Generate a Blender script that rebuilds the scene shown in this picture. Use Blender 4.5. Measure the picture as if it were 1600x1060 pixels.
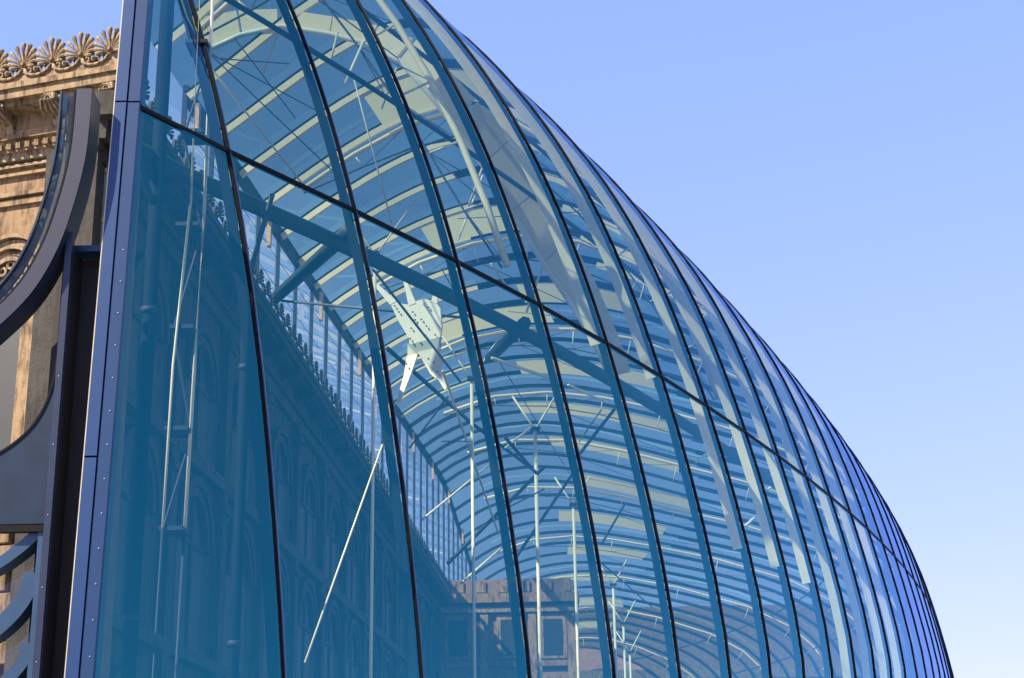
import bpy, bmesh, math, random
import numpy as np
from mathutils import Matrix, Vector
random.seed(7)
sc = bpy.context.scene
for o in list(bpy.data.objects): bpy.data.objects.remove(o)
COL = sc.collection

# ---------------------------------------------------------------- camera
# the camera stands at the origin, eye height 1.6 m above the square (ground at z = -1.6)
F_PX, PITCH, ROLL = 2433.5, 0.3199, 0.0185
cam = bpy.data.cameras.new('camera'); cam_o = bpy.data.objects.new('camera', cam); COL.objects.link(cam_o)
cam.sensor_width = 36; cam.lens = F_PX / 1600 * 36; cam.clip_end = 5000; cam.clip_start = .1
fw = Vector((0, math.cos(PITCH), math.sin(PITCH))); u0 = Vector((0, -math.sin(PITCH), math.cos(PITCH))); x0 = Vector((1, 0, 0))
rt = x0 * math.cos(ROLL) - u0 * math.sin(ROLL); up = x0 * math.sin(ROLL) + u0 * math.cos(ROLL)
cam_o.matrix_world = Matrix(((rt.x, up.x, -fw.x, 0), (rt.y, up.y, -fw.y, 0), (rt.z, up.z, -fw.z, 0), (0, 0, 0, 1)))
sc.camera = cam_o
sc.render.resolution_x, sc.render.resolution_y = 1024, 678

# ---------------------------------------------------------------- sky, sun, exposure
SUN_EL, SUN_AZ = math.radians(42), math.radians(-126)      # azimuth from +Y (view), positive to the right
w = bpy.data.worlds.new('World'); sc.world = w; w.use_nodes = True
nt = w.node_tree; nt.nodes.clear()
sky = nt.nodes.new('ShaderNodeTexSky'); sky.sky_type = 'NISHITA'; sky.sun_disc = False
sky.sun_elevation = SUN_EL; sky.sun_rotation = SUN_AZ
sky.air_density = 1.0; sky.dust_density = .5; sky.ozone_density = 1.2; sky.altitude = 100
bg = nt.nodes.new('ShaderNodeBackground'); bg.inputs[1].default_value = .115
wo = nt.nodes.new('ShaderNodeOutputWorld')
# film response of the photograph's sky: softer towards the horizon, per channel
sp = nt.nodes.new('ShaderNodeSeparateColor'); cb = nt.nodes.new('ShaderNodeCombineColor'); nt.links.new(sky.outputs[0], sp.inputs[0])
for ch, (ga, mu) in enumerate(((.57, 1.21), (.43, 1.49), (.57, 2.0))):
    pw = nt.nodes.new('ShaderNodeMath'); pw.operation = 'POWER'; pw.inputs[1].default_value = ga
    ml = nt.nodes.new('ShaderNodeMath'); ml.operation = 'MULTIPLY'; ml.inputs[1].default_value = mu
    nt.links.new(sp.outputs[ch], pw.inputs[0]); nt.links.new(pw.outputs[0], ml.inputs[0]); nt.links.new(ml.outputs[0], cb.inputs[ch])
nt.links.new(cb.outputs[0], bg.inputs[0]); nt.links.new(bg.outputs[0], wo.inputs[0])
sun = bpy.data.lights.new('sun', 'SUN'); sun.energy = 5.0; sun.angle = math.radians(.53); sun.color = (1, .86, .65)
sun_o = bpy.data.objects.new('sun', sun); COL.objects.link(sun_o)
sd = Vector((math.cos(SUN_EL) * math.sin(SUN_AZ), math.cos(SUN_EL) * math.cos(SUN_AZ), math.sin(SUN_EL)))
sun_o.rotation_euler = sd.to_track_quat('Z', 'Y').to_euler()
sun_o.location = sd * 200
sc.view_settings.view_transform = 'Standard'; sc.view_settings.look = 'None'; sc.view_settings.gamma = 1
sc.view_settings.use_curve_mapping = False
sc.view_settings.exposure = 1.234
sc.render.engine = 'CYCLES'
sc.cycles.transparent_max_bounces = 32; sc.cycles.max_bounces = 8; sc.cycles.glossy_bounces = 4

# ---------------------------------------------------------------- materials
def mat(name):
    m = bpy.data.materials.new(name); m.use_nodes = True; n = m.node_tree; n.nodes.clear()
    out = n.nodes.new('ShaderNodeOutputMaterial'); return m, n, out
def N(n, t, **kw):
    x = n.nodes.new(t)
    for k, v in kw.items(): setattr(x, k, v)
    return x
def plain(name, col, rough=.5, metal=0., var=.12, scale=3., bump=0., spec=.5):
    m, n, out = mat(name)
    b = N(n, 'ShaderNodeBsdfPrincipled'); n.links.new(b.outputs[0], out.inputs[0])
    b.inputs['Roughness'].default_value = rough; b.inputs['Metallic'].default_value = metal
    b.inputs['Specular IOR Level'].default_value = spec
    tc = N(n, 'ShaderNodeTexCoord'); ns = N(n, 'ShaderNodeTexNoise'); ns.inputs['Scale'].default_value = scale; ns.inputs['Detail'].default_value = 6
    n.links.new(tc.outputs['Object'], ns.inputs['Vector'])
    r = N(n, 'ShaderNodeValToRGB'); e = r.color_ramp.elements
    e[0].position = .3; e[1].position = .7
    e[0].color = tuple(c * (1 - var) for c in col) + (1,); e[1].color = tuple(min(1, c * (1 + var)) for c in col) + (1,)
    n.links.new(ns.outputs[0], r.inputs[0]); n.links.new(r.outputs[0], b.inputs['Base Color'])
    if bump:
        bp = N(n, 'ShaderNodeBump'); bp.inputs['Strength'].default_value = bump; bp.inputs['Distance'].default_value = .03
        n.links.new(ns.outputs[0], bp.inputs['Height']); n.links.new(bp.outputs[0], b.inputs['Normal'])
    return m
def stone(name, c0, c1, c2, scale=1.6):
    m, n, out = mat(name)
    b = N(n, 'ShaderNodeBsdfPrincipled'); n.links.new(b.outputs[0], out.inputs[0]); b.inputs['Roughness'].default_value = .9
    tc = N(n, 'ShaderNodeTexCoord')
    n1 = N(n, 'ShaderNodeTexNoise'); n1.inputs['Scale'].default_value = scale; n1.inputs['Detail'].default_value = 8; n1.inputs['Roughness'].default_value = .65
    n2 = N(n, 'ShaderNodeTexNoise'); n2.inputs['Scale'].default_value = scale * 14; n2.inputs['Detail'].default_value = 5
    mp = N(n, 'ShaderNodeMapping'); mp.inputs['Scale'].default_value = (2.2, 2.2, .5)
    n3 = N(n, 'ShaderNodeTexNoise'); n3.inputs['Scale'].default_value = scale * 1.3; n3.inputs['Detail'].default_value = 7; n3.inputs['Roughness'].default_value = .7
    for x in (n1, n2): n.links.new(tc.outputs['Object'], x.inputs['Vector'])
    n.links.new(tc.outputs['Object'], mp.inputs[0]); n.links.new(mp.outputs[0], n3.inputs['Vector'])
    r = N(n, 'ShaderNodeValToRGB'); e = r.color_ramp.elements; e[0].position = .3; e[1].position = .68
    e[0].color = c0 + (1,); e[1].color = c1 + (1,); n.links.new(n1.outputs[0], r.inputs[0])
    r2 = N(n, 'ShaderNodeValToRGB'); e = r2.color_ramp.elements; e[0].position = .47; e[1].position = .64; e[0].color = (0, 0, 0, 1); e[1].color = (1, 1, 1, 1)
    n.links.new(n3.outputs[0], r2.inputs[0])
    mx = N(n, 'ShaderNodeMix', data_type='RGBA'); n.links.new(r2.outputs[0], mx.inputs[0]); n.links.new(r.outputs[0], mx.inputs[6]); mx.inputs[7].default_value = c2 + (1,)
    n.links.new(mx.outputs[2], b.inputs['Base Color'])
    bp = N(n, 'ShaderNodeBump'); bp.inputs['Strength'].default_value = .5; bp.inputs['Distance'].default_value = .02
    n.links.new(n2.outputs[0], bp.inputs['Height']); n.links.new(bp.outputs[0], b.inputs['Normal'])
    return m
def glass(name, tint, refl=(1, 1, 1), ior=1.6, wav=.0, haze=0., hazecol=(.5, .6, .7), var=.1, edge=None):
    m, n, out = mat(name)
    t = N(n, 'ShaderNodeBsdfTransparent'); t.inputs[0].default_value = tint + (1,)
    g = N(n, 'ShaderNodeBsdfGlossy'); g.inputs['Roughness'].default_value = .015; g.inputs['Color'].default_value = refl + (1,)
    fr = N(n, 'ShaderNodeFresnel'); ge = N(n, 'ShaderNodeNewGeometry')      # thin sheet: same reflectance from both sides
    mr = N(n, 'ShaderNodeMapRange'); mr.inputs['To Min'].default_value = ior; mr.inputs['To Max'].default_value = 1 / ior
    n.links.new(ge.outputs['Backfacing'], mr.inputs['Value']); n.links.new(mr.outputs[0], fr.inputs['IOR'])
    oi = N(n, 'ShaderNodeObjectInfo'); m3 = N(n, 'ShaderNodeMapRange'); m3.inputs['To Min'].default_value = 1 - var; m3.inputs['To Max'].default_value = 1
    mm = N(n, 'ShaderNodeMix', data_type='RGBA', blend_type='MULTIPLY'); mm.inputs[0].default_value = 1; mm.inputs[6].default_value = tint + (1,)
    n.links.new(oi.outputs['Random'], m3.inputs['Value']); n.links.new(m3.outputs[0], mm.inputs[7]); n.links.new(mm.outputs[2], t.inputs[0])
    if edge:        # coated glass: coloured when seen straight on, paler at a grazing angle
        cm = N(n, 'ShaderNodeMix', data_type='RGBA'); k2 = N(n, 'ShaderNodeMath', operation='MULTIPLY', use_clamp=True); k1 = N(n, 'ShaderNodeMath', operation='POWER'); k1.inputs[1].default_value = 2.; k2.inputs[1].default_value = 2.6
        n.links.new(fr.outputs[0], k1.inputs[0]); n.links.new(k1.outputs[0], k2.inputs[0]); n.links.new(k2.outputs[0], cm.inputs[0]); cm.inputs[6].default_value = refl + (1,); cm.inputs[7].default_value = edge + (1,)
        n.links.new(cm.outputs[2], g.inputs['Color'])
    mx = N(n, 'ShaderNodeMixShader'); n.links.new(fr.outputs[0], mx.inputs[0]); n.links.new(g.outputs[0], mx.inputs[2])
    if haze:
        d = N(n, 'ShaderNodeBsdfDiffuse'); d.inputs[0].default_value = hazecol + (1,)
        m2 = N(n, 'ShaderNodeMixShader')
        tc2 = N(n, 'ShaderNodeTexCoord'); mp2 = N(n, 'ShaderNodeMapping'); mp2.inputs['Scale'].default_value = (3, 3, .12)
        ns2 = N(n, 'ShaderNodeTexNoise'); ns2.inputs['Scale'].default_value = 1.4; ns2.inputs['Detail'].default_value = 5
        mr2 = N(n, 'ShaderNodeMapRange'); mr2.inputs['From Min'].default_value = .42; mr2.inputs['From Max'].default_value = .75; mr2.inputs['To Max'].default_value = haze * 2
        n.links.new(tc2.outputs['Object'], mp2.inputs[0]); n.links.new(mp2.outputs[0], ns2.inputs['Vector']); n.links.new(ns2.outputs[0], mr2.inputs['Value']); n.links.new(mr2.outputs[0], m2.inputs[0])
        n.links.new(t.outputs[0], m2.inputs[1]); n.links.new(d.outputs[0], m2.inputs[2]); n.links.new(m2.outputs[0], mx.inputs[1])
    else: n.links.new(t.outputs[0], mx.inputs[1])
    if wav:
        tc = N(n, 'ShaderNodeTexCoord'); mp = N(n, 'ShaderNodeMapping'); mp.inputs['Scale'].default_value = (1, 1, .25)
        ns = N(n, 'ShaderNodeTexNoise'); ns.inputs['Scale'].default_value = .9; ns.inputs['Detail'].default_value = 1
        n.links.new(tc.outputs['Object'], mp.inputs[0]); n.links.new(mp.outputs[0], ns.inputs['Vector'])
        bp = N(n, 'ShaderNodeBump'); bp.inputs['Strength'].default_value = wav; bp.inputs['Distance'].default_value = .05
        n.links.new(ns.outputs[0], bp.inputs['Height']); n.links.new(bp.outputs[0], g.inputs['Normal'])
    n.links.new(mx.outputs[0], out.inputs[0])
    return m
M = dict(
    glass=glass('facade_glass', (.84, .87, .76), (.01, .58, .63), 2.6, .1, haze=.004, hazecol=(.45, .5, .5), var=.16, edge=(.40, .60, .95)),
    upper_glass=glass('upper_facade_glass', (.66, .73, .66), (.01, .50, .62), 2.7, .1, haze=.004, hazecol=(.45, .5, .5), var=.16, edge=(.40, .60, .95)),
    roof_glass=glass('roof_glass', (.44, .55, .53), (.3, .7, 1), 1.3),
    clere_glass=glass('clerestory_glass', (.90, .96, .98), (.9, .95, 1), 1.45),
    dark=plain('black_gasket', (.003, .004, .006), .7, spec=.15),
    strip=plain('blue_anodised_strip', (.006, .034, .105), .38, .1, .05),
    cover=plain('periwinkle_strip', (.07, .10, .22), .35, .2, .05),
    navy=plain('navy_steel', (.014, .024, .05), .38, .2, .08),
    band=plain('violet_steel', (.006, .010, .032), .45, .0, .06),
    post=plain('blue_post', (.007, .038, .125), .4, .1, .05),
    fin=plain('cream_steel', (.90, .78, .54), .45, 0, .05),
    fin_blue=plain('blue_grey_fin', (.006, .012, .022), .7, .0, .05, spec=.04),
    collar=plain('grey_collar', (.42, .46, .42), .5, 0, .05),
    brown_light=plain('ochre_bracket', (.45, .32, .2), .6),
    mirror=plain('polished_steel', (.55, .55, .60), .12, .9, .05),
    panel=plain('slate_blue_panel', (.005, .017, .042), .5, .0, .25, spec=.25),
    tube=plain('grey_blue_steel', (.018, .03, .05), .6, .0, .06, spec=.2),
    white=plain('white_steel', (.95, .92, .82), .4, 0, .04),
    rod=plain('pale_rod', (.75, .70, .55), .35, 0, .05),
    cable=plain('dark_cable', (.05, .07, .11), .5),
    shade=plain('cream_shade_cloth', (.74, .66, .46), .8, 0, .06),
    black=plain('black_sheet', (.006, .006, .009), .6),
    frame=plain('steel_blue_frame', (.02, .055, .11), .4, .2),
    stone=stone('sandstone', (.19, .12, .062), (.27, .185, .105), (.06, .036, .02)),
    stone2=stone('pale_sandstone', (.215, .145, .078), (.31, .225, .13), (.055, .036, .02), 2.3),
    carve=stone('weathered_carved_stone', (.21, .15, .09), (.36, .28, .175), (.06, .04, .025), 4.5),
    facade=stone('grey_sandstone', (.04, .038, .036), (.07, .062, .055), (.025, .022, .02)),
    brown=plain('brown_render', (.20, .13, .10), .9, 0, .2, 2, .3),
    pipe=plain('stone_grey_pipe', (.42, .37, .28), .6, .0, .15),
    pane=plain('dark_window', (.012, .016, .02), .5, 0, .1),
    bolt=plain('steel_bolt', (.6, .6, .62), .3, .8),
)
def ground_mat():
    m, n, out = mat('square_paving')
    b = N(n, 'ShaderNodeBsdfPrincipled'); n.links.new(b.outputs[0], out.inputs[0]); b.inputs['Roughness'].default_value = .8
    tc = N(n, 'ShaderNodeTexCoord'); br = N(n, 'ShaderNodeTexBrick'); br.inputs['Scale'].default_value = 1.2
    br.inputs['Color1'].default_value = (.30, .28, .25, 1); br.inputs['Color2'].default_value = (.24, .23, .21, 1); br.inputs['Mortar'].default_value = (.12, .12, .11, 1)
    n.links.new(tc.outputs['Object'], br.inputs['Vector']); n.links.new(br.outputs[0], b.inputs['Base Color'])
    return m
M['ground'] = ground_mat()
def cloth_mat():
    m, n, out = mat('translucent_shade_cloth')
    d = N(n, 'ShaderNodeBsdfDiffuse'); d.inputs[0].default_value = (.72, .64, .45, 1); t = N(n, 'ShaderNodeBsdfTranslucent'); t.inputs[0].default_value = (.80, .70, .48, 1)
    x = N(n, 'ShaderNodeMixShader'); x.inputs[0].default_value = .55
    n.links.new(d.outputs[0], x.inputs[1]); n.links.new(t.outputs[0], x.inputs[2]); n.links.new(x.outputs[0], out.inputs[0]); return m
M['shade'] = cloth_mat()

# ---------------------------------------------------------------- helpers
def mesh(name, v, f, m, smooth=False):
    me = bpy.data.meshes.new(name); me.from_pydata([tuple(float(c) for c in p) for p in v], [], f); me.materials.append(M[m])
    if smooth: me.polygons.foreach_set('use_smooth', [True] * len(me.polygons))
    me.update(); return me
def link(name, me, parent=None, label=None, mtx=None):
    o = bpy.data.objects.new(name, me); COL.objects.link(o)
    if parent: o.parent = parent
    if label: o['label'] = label
    if mtx is not None: o.matrix_local = mtx
    return o
def thing(name, label, cat, loc=(0, 0, 0), group=None):
    o = bpy.data.objects.new(name, None); COL.objects.link(o); o.location = loc; o.empty_display_size = .2
    o['label'] = label; o['category'] = cat
    if group: o['group'] = group
    return o
class MB:
    """collects shapes; coordinates are world, build() subtracts the parent's location"""
    def __init__(s): s.v = []; s.f = []
    def add(s, v, f):
        b = len(s.v); s.v += [tuple(p) for p in v]; s.f += [tuple(b + i for i in q) for q in f]
    def hexa(s, p): # 8 points: bottom 4 then top 4
        s.add(p, [(3, 2, 1, 0), (4, 5, 6, 7), (0, 1, 5, 4), (1, 2, 6, 5), (2, 3, 7, 6), (3, 0, 4, 7)])
    def box(s, c, h, ax=None):
        ax = ax or (Vector((1, 0, 0)), Vector((0, 1, 0)), Vector((0, 0, 1))); c = Vector(c)
        P = [c + ax[0] * (h[0] * i) + ax[1] * (h[1] * j) + ax[2] * (h[2] * k) for k in (-1, 1) for i, j in ((-1, -1), (1, -1), (1, 1), (-1, 1))]
        s.hexa(P)
    def tube(s, pts, r, n=8, r2=None):
        pts = [Vector(p) for p in pts]; k = len(pts); rings = []
        for i, p in enumerate(pts):
            t = (pts[min(i + 1, k - 1)] - pts[max(i - 1, 0)]).normalized()
            a = t.cross(Vector((0, 0, 1)));
            if a.length < 1e-3: a = t.cross(Vector((1, 0, 0)))
            a.normalize(); b = t.cross(a); rr = r if r2 is None else r + (r2 - r) * i / (k - 1)
            rings.append([p + (a * math.cos(2 * math.pi * j / n) + b * math.sin(2 * math.pi * j / n)) * rr for j in range(n)])
        V = [p for R in rings for p in R]; Fc = []
        for i in range(k - 1):
            for j in range(n): Fc.append((i * n + j, i * n + (j + 1) % n, (i + 1) * n + (j + 1) % n, (i + 1) * n + j))
        Fc.append(tuple(range(n))[::-1]); Fc.append(tuple((k - 1) * n + j for j in range(n)))
        s.add(V, Fc)
    def sweep(s, rings, closed=True):
        n = len(rings[0]); V = [p for R in rings for p in R]; Fc = []
        for i in range(len(rings) - 1):
            for j in range(n if closed else n - 1): Fc.append((i * n + j, i * n + (j + 1) % n, (i + 1) * n + (j + 1) % n, (i + 1) * n + j))
        if closed: Fc.append(tuple(range(n))[::-1]); Fc.append(tuple((len(rings) - 1) * n + j for j in range(n)))
        s.add(V, Fc)
    def build(s, name, m, parent=None, label=None, smooth=False):
        off = Vector(parent.location) if parent else Vector((0, 0, 0))
        if parent and parent.parent: off = off + Vector(parent.parent.location)
        me = mesh(name, [Vector(p) - off for p in s.v], s.f, m, smooth)
        return link(name, me, parent, label)
V3 = Vector
# ---------------------------------------------------------------- ground
g = MB(); g.add([(-3000, -3000, -1.6), (3000, -3000, -1.6), (3000, 3000, -1.6), (-3000, 3000, -1.6)], [(0, 1, 2, 3)])
go = g.build('ground', 'ground'); go['kind'] = 'structure'

# ---------------------------------------------------------------- the glass shell's geometry
Q = dict(x1=-4.8909, y1=25.2402, ds=3.4009, th0=.6123, k1=-.0202, k2=.2221e-3)
H = (-2.3861, -.8423, -.8487, -1.4081); KK = .0361; ZR = 12.; G = 1.6161
A = np.array([-0.1403, -0.9287, -2.0409, 2.7248, -0.1614, 0.5832, 2.2838, -0.3081, -0.2251, 1.1564, -0.2816, -0.7339, 0.375, 0.3987, -0.6657, -1.7693, 0.8604, -1.4775, -2.5299, -2.7851]).reshape(5, 4)
GD = V3((math.sin(G), math.cos(G), 0)); GN = V3((-GD.y, GD.x, 0))      # outward direction, and along the facade
PL = {}
def _plan():
    x, y = Q['x1'], Q['y1']; st = .05; n = int(47 / st)
    PL[1.0] = (x, y)
    xs, ys, us = [x], [y], [0.]
    for k in range(n):
        u = (k + .5) * st
        th = Q['th0'] + Q['k1'] * u + Q['k2'] * u * u if u < 14 else Q['th0'] + Q['k1'] * 14 + Q['k2'] * 196 - .0125 * (u - 14) - .02 * max(0, u - 22)
        x += math.sin(th) * Q['ds'] * st; y += math.cos(th) * Q['ds'] * st
        xs.append(x); ys.append(y); us.append(u + .5 * st)
    return np.array(us), np.array(xs), np.array(ys)
US, XS, YS = _plan()
def shell(i, z):
    u = i - 1
    px, py = np.interp(u, US, XS), np.interp(u, US, YS)
    t = (max(z, 2. + .2 * min(i, 10)) - ZR) / 10.; d = i - 5
    s = d / (1 + abs(d) / 12.) / 10.
    h = (H[0] * t + H[1] * t * t + H[2] * t ** 3 + H[3] * t ** 4) * (1 + KK * d / (1 + abs(d) / 25))
    for m in range(5):
        for n in range(4): h += A[m, n] * t ** m * s ** n
    return V3((px + h * GD.x, py + h * GD.y, z))
def xf(y): return -6.3 + .0549 * (y - 35.6)           # front edge of the main facade's cornice
def xcl(y): return xf(y) - 2.2                         # clerestory line on the old roof
def zcl(y): return min(19.8 + .075 * (y - 46), 24. - .10 * max(0, y - 105))
NL, NU, NR = 10, 18, 16
_pc = {}
def profile(i):
    """glass line of the arch in plane i: from the ground over the top to the clerestory head"""
    if i in _pc: return _pc[i]
    y = shell(i, 12).y
    zc = zcl(y); zt = min(zc + 3.0, 23.2)
    P = [shell(i, -1.6 + (ZR + 1.6) * k / NL) for k in range(NL + 1)]
    P += [shell(i, ZR + (zt - ZR) * k / NU) for k in range(1, NU + 1)]
    a = P[-1]; ta = (shell(i, zt) - shell(i, zt - .3)).normalized()
    yb = y + (a.y - y) * 0 + .0
    b = V3((xcl(y), y, zc)); L = (b - a).length
    p1 = a + ta * L * .38; p2 = b + (GD * .80 + V3((0, 0, .60))) * L * .36
    for k in range(1, NR + 1):
        t = k / NR; P.append(a * (1 - t) ** 3 + p1 * (3 * t * (1 - t) ** 2) + p2 * (3 * t * t * (1 - t)) + b * t ** 3)
    _pc[i] = P; return P
def inward(P):
    n = len(P); R = []
    for k in range(n):
        t = (P[min(k + 1, n - 1)] - P[max(k - 1, 0)]).normalized()
        R.append(GN.cross(t).normalized())
    if R[0].dot(GD) > 0: R = [-r for r in R]
    return R
NA = 46
canopy = thing('glass_canopy', 'huge curved blue glass shell with dark mullions bulging in front of the old building', 'glass building', (0, 30, -1.6))
def panes(Pa, Pb, lo, hi, m, name):
    v, f = [], []
    n = hi - lo + 1; C = 3
    for k in range(lo, hi + 1):
        for c in range(C): v.append(Pa[k].lerp(Pb[k], c / (C - 1)))
    for k in range(n - 1):
        for c in range(C - 1): f.append((k * C + c, k * C + c + 1, (k + 1) * C + c + 1, (k + 1) * C + c))
    b = MB(); b.add(v, f); return b.build(name, m, canopy, None, True)
ARCH = [profile(i) for i in range(1, NA + 1)]
# end post line (vertical, slightly leaning) closes the first bay
def postx(z): return -6.075 + .0153 * (z - 2.5)
POST = [V3((postx(p.z), 22.62, p.z)) for p in ARCH[0][:NL + NU + 1]]
b0 = [V3((p.x, 22.62 + 0 * k, p.z)) for k, p in enumerate(POST)]
panes(b0, ARCH[0], 0, NL, 'glass', 'glass_pane'); panes(b0, ARCH[0], NL, NL + NU, 'upper_glass', 'glass_pane')
for k in range(NA - 1):
    a, b = ARCH[k], ARCH[k + 1]
    panes(a, b, 0, NL, 'glass', 'glass_pane'); panes(a, b, NL, NL + NU, 'upper_glass', 'glass_pane')
    panes(a, b, NL + NU, NL + NU + NR, 'roof_glass', 'roof_pane')
for k in range(NA):
    P = ARCH[k]; I = inward(P); hi = NL + NU + NR
    # black joint and blue cover strip on the outside
    j = MB(); s = MB()
    jr, sr = [], []
    for p, n in zip(P, I):
        o = p - n * .02
        jr.append([o - GN * .010 + n * .05, o + GN * .03 + n * .05, o + GN * .03 - n * .02, o - GN * .010 - n * .02])
        sr.append([o + GN * .034 + n * .01, o + GN * .115 + n * .01, o + GN * .115 - n * .035, o + GN * .034 - n * .035])
    j.sweep(jr); s.sweep(sr)
    j.build('joint', 'dark', canopy); s.build('cover_strip', 'cover', canopy)
    # steel fin behind the wall glass, cream rib under the roof glass
    fbm = MB(); fr = []
    for p, n in zip(P[:NL + NU + 2], I):
        o = p + n * .05
        fr.append([o - GN * .05, o + GN * .05, o + GN * .05 + n * .17, o - GN * .05 + n * .17])
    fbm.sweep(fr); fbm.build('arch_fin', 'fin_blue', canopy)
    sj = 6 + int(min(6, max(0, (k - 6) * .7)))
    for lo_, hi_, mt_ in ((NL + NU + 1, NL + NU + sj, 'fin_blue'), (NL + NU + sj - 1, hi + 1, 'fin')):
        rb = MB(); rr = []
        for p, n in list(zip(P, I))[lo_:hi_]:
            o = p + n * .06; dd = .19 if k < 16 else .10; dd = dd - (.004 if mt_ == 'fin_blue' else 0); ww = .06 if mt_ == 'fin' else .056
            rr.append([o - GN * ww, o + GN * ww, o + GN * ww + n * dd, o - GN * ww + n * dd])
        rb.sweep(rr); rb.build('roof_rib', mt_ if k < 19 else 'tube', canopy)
    if 4 <= k < 13:      # cream plates added to give the sunlit stripes on the arches further along
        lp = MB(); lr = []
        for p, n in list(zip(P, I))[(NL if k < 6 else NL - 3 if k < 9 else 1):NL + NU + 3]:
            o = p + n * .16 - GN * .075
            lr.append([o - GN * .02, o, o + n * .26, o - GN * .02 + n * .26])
        lp.sweep(lr); lp.build('sun_stripe_plate', 'fin', canopy)
# transom
tr = MB(); rings = []
line = [V3((postx(11.55) , 22.62, 11.55))] + [P[NL] for P in ARCH]
for p in line:
    o = p + GD * .03
    rings.append([o + V3((0, 0, -.035)) - GD * .12, o + V3((0, 0, -.035)), o + V3((0, 0, .035)), o + V3((0, 0, .035)) - GD * .12])
tr.sweep(rings); tr.build('transom', 'dark', canopy)
# big horizontal tube behind the transom
tb = MB(); tb.tube([V3((postx(11.0) - .3, 23.3, 11.2))] + [shell(i, 11.62) - GD * .95 for i in range(1, NA + 1)], .155, 12)
tb.build('ring_tube', 'tube', canopy, 'thick blue grey tube running behind the transom', True)
for z, off, r in ((16.5, .9, .06), (19.5, .9, .06)):
    tb = MB(); tb.tube([shell(i, z) - GD * off for i in range(1, NA + 1)], r, 8); tb.build('purlin_tube', 'tube', canopy, None, True)

# roof shading cloths between ribs
for k, lo, hi in ((6, 2, 9), (10, 3, 10), (13, 1, 7), (14, 6, 12), (17, 2, 9), (20, 2, 10), (23, 2, 9), (26, 1, 8), (29, 2, 9), (32, 2, 8), (35, 2, 9), (38, 1, 9), (41, 2, 9)):
    a, b = ARCH[k], ARCH[k + 1]; Ia, Ib = inward(a), inward(b); v = []; f = []
    for j in range(lo, hi + 1):
        q = NL + NU + j
        for c in (.06, .5, .94): v.append((a[q] + Ia[q] * .22).lerp(b[q] + Ib[q] * .22, c))
    n = hi - lo + 1
    for j in range(n - 1):
        for c in range(2): f.append((j * 3 + c, j * 3 + c + 1, j * 3 + c + 4, j * 3 + c + 3))
    m_ = MB(); m_.add(v, f); m_.build('shading_cloth', 'shade', canopy, None, True)

# ---------------------------------------------------------------- steel frame inside: bow trusses, struts, rods
truss_steel = []
for k in range(3, 44, 4):
    P = ARCH[k]; I = inward(P); t = thing('bow_truss', 'bow truss of thin steel tubes under the glass roof, arch no. %d from the end post' % (k + 1), 'roof truss', tuple(P[0]), 'bow trusses under the roof')
    t['label'] = 'slender steel bow truss under the glass roof, %s from the stone corner' % ['nearest', 'second', 'third', 'fourth', 'fifth', 'sixth', 'seventh', 'eighth', 'ninth', 'tenth', 'eleventh'][(k - 3) // 4]
    idx = list(range(NL + 2, NL + NU + NR, 3)); n = len(idx)
    inner = [P[q] + I[q] * (.45 + 1.15 * math.sin(math.pi * (j + .15) / (n - .7)) ** .7) for j, q in enumerate(idx)]
    c = MB(); c.tube([P[q] + I[q] * .45 for q in idx], .085, 8); c.build('top_chord', 'fin', t, None, True)
    c = MB(); c.tube(inner, .03, 6); c.build('bottom_chord', 'cable', t, None, True)
    for j, q in enumerate(idx):
        if 0 < j < n - 1:
            c = MB(); c.tube([P[q] + I[q] * .45, inner[j]], .03, 6); c.build('strut', 'rod', t, None, True)
            c = MB(); c.tube([P[idx[j - 1]] + I[idx[j - 1]] * .45, inner[j]], .014, 5); c.build('tie', 'cable', t)
    # bracing out of the plane: a fan of cables to the next arches
    for s_, e_ in ((4, 8), (8, 3)):
        if k + 3 < NA and s_ < n and e_ < n:
            Pn = ARCH[k + 3]; In = inward(Pn)
            c = MB(); c.tube([inner[s_], Pn[idx[e_]] + In[idx[e_]] * .5], .018, 5); c.build('brace', 'cable', t)
frame = thing('steel_bracing', 'tie rods, tubes and cables braced between the glass arches and the old facade', 'bracing', (-4, 34, 12))
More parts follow.
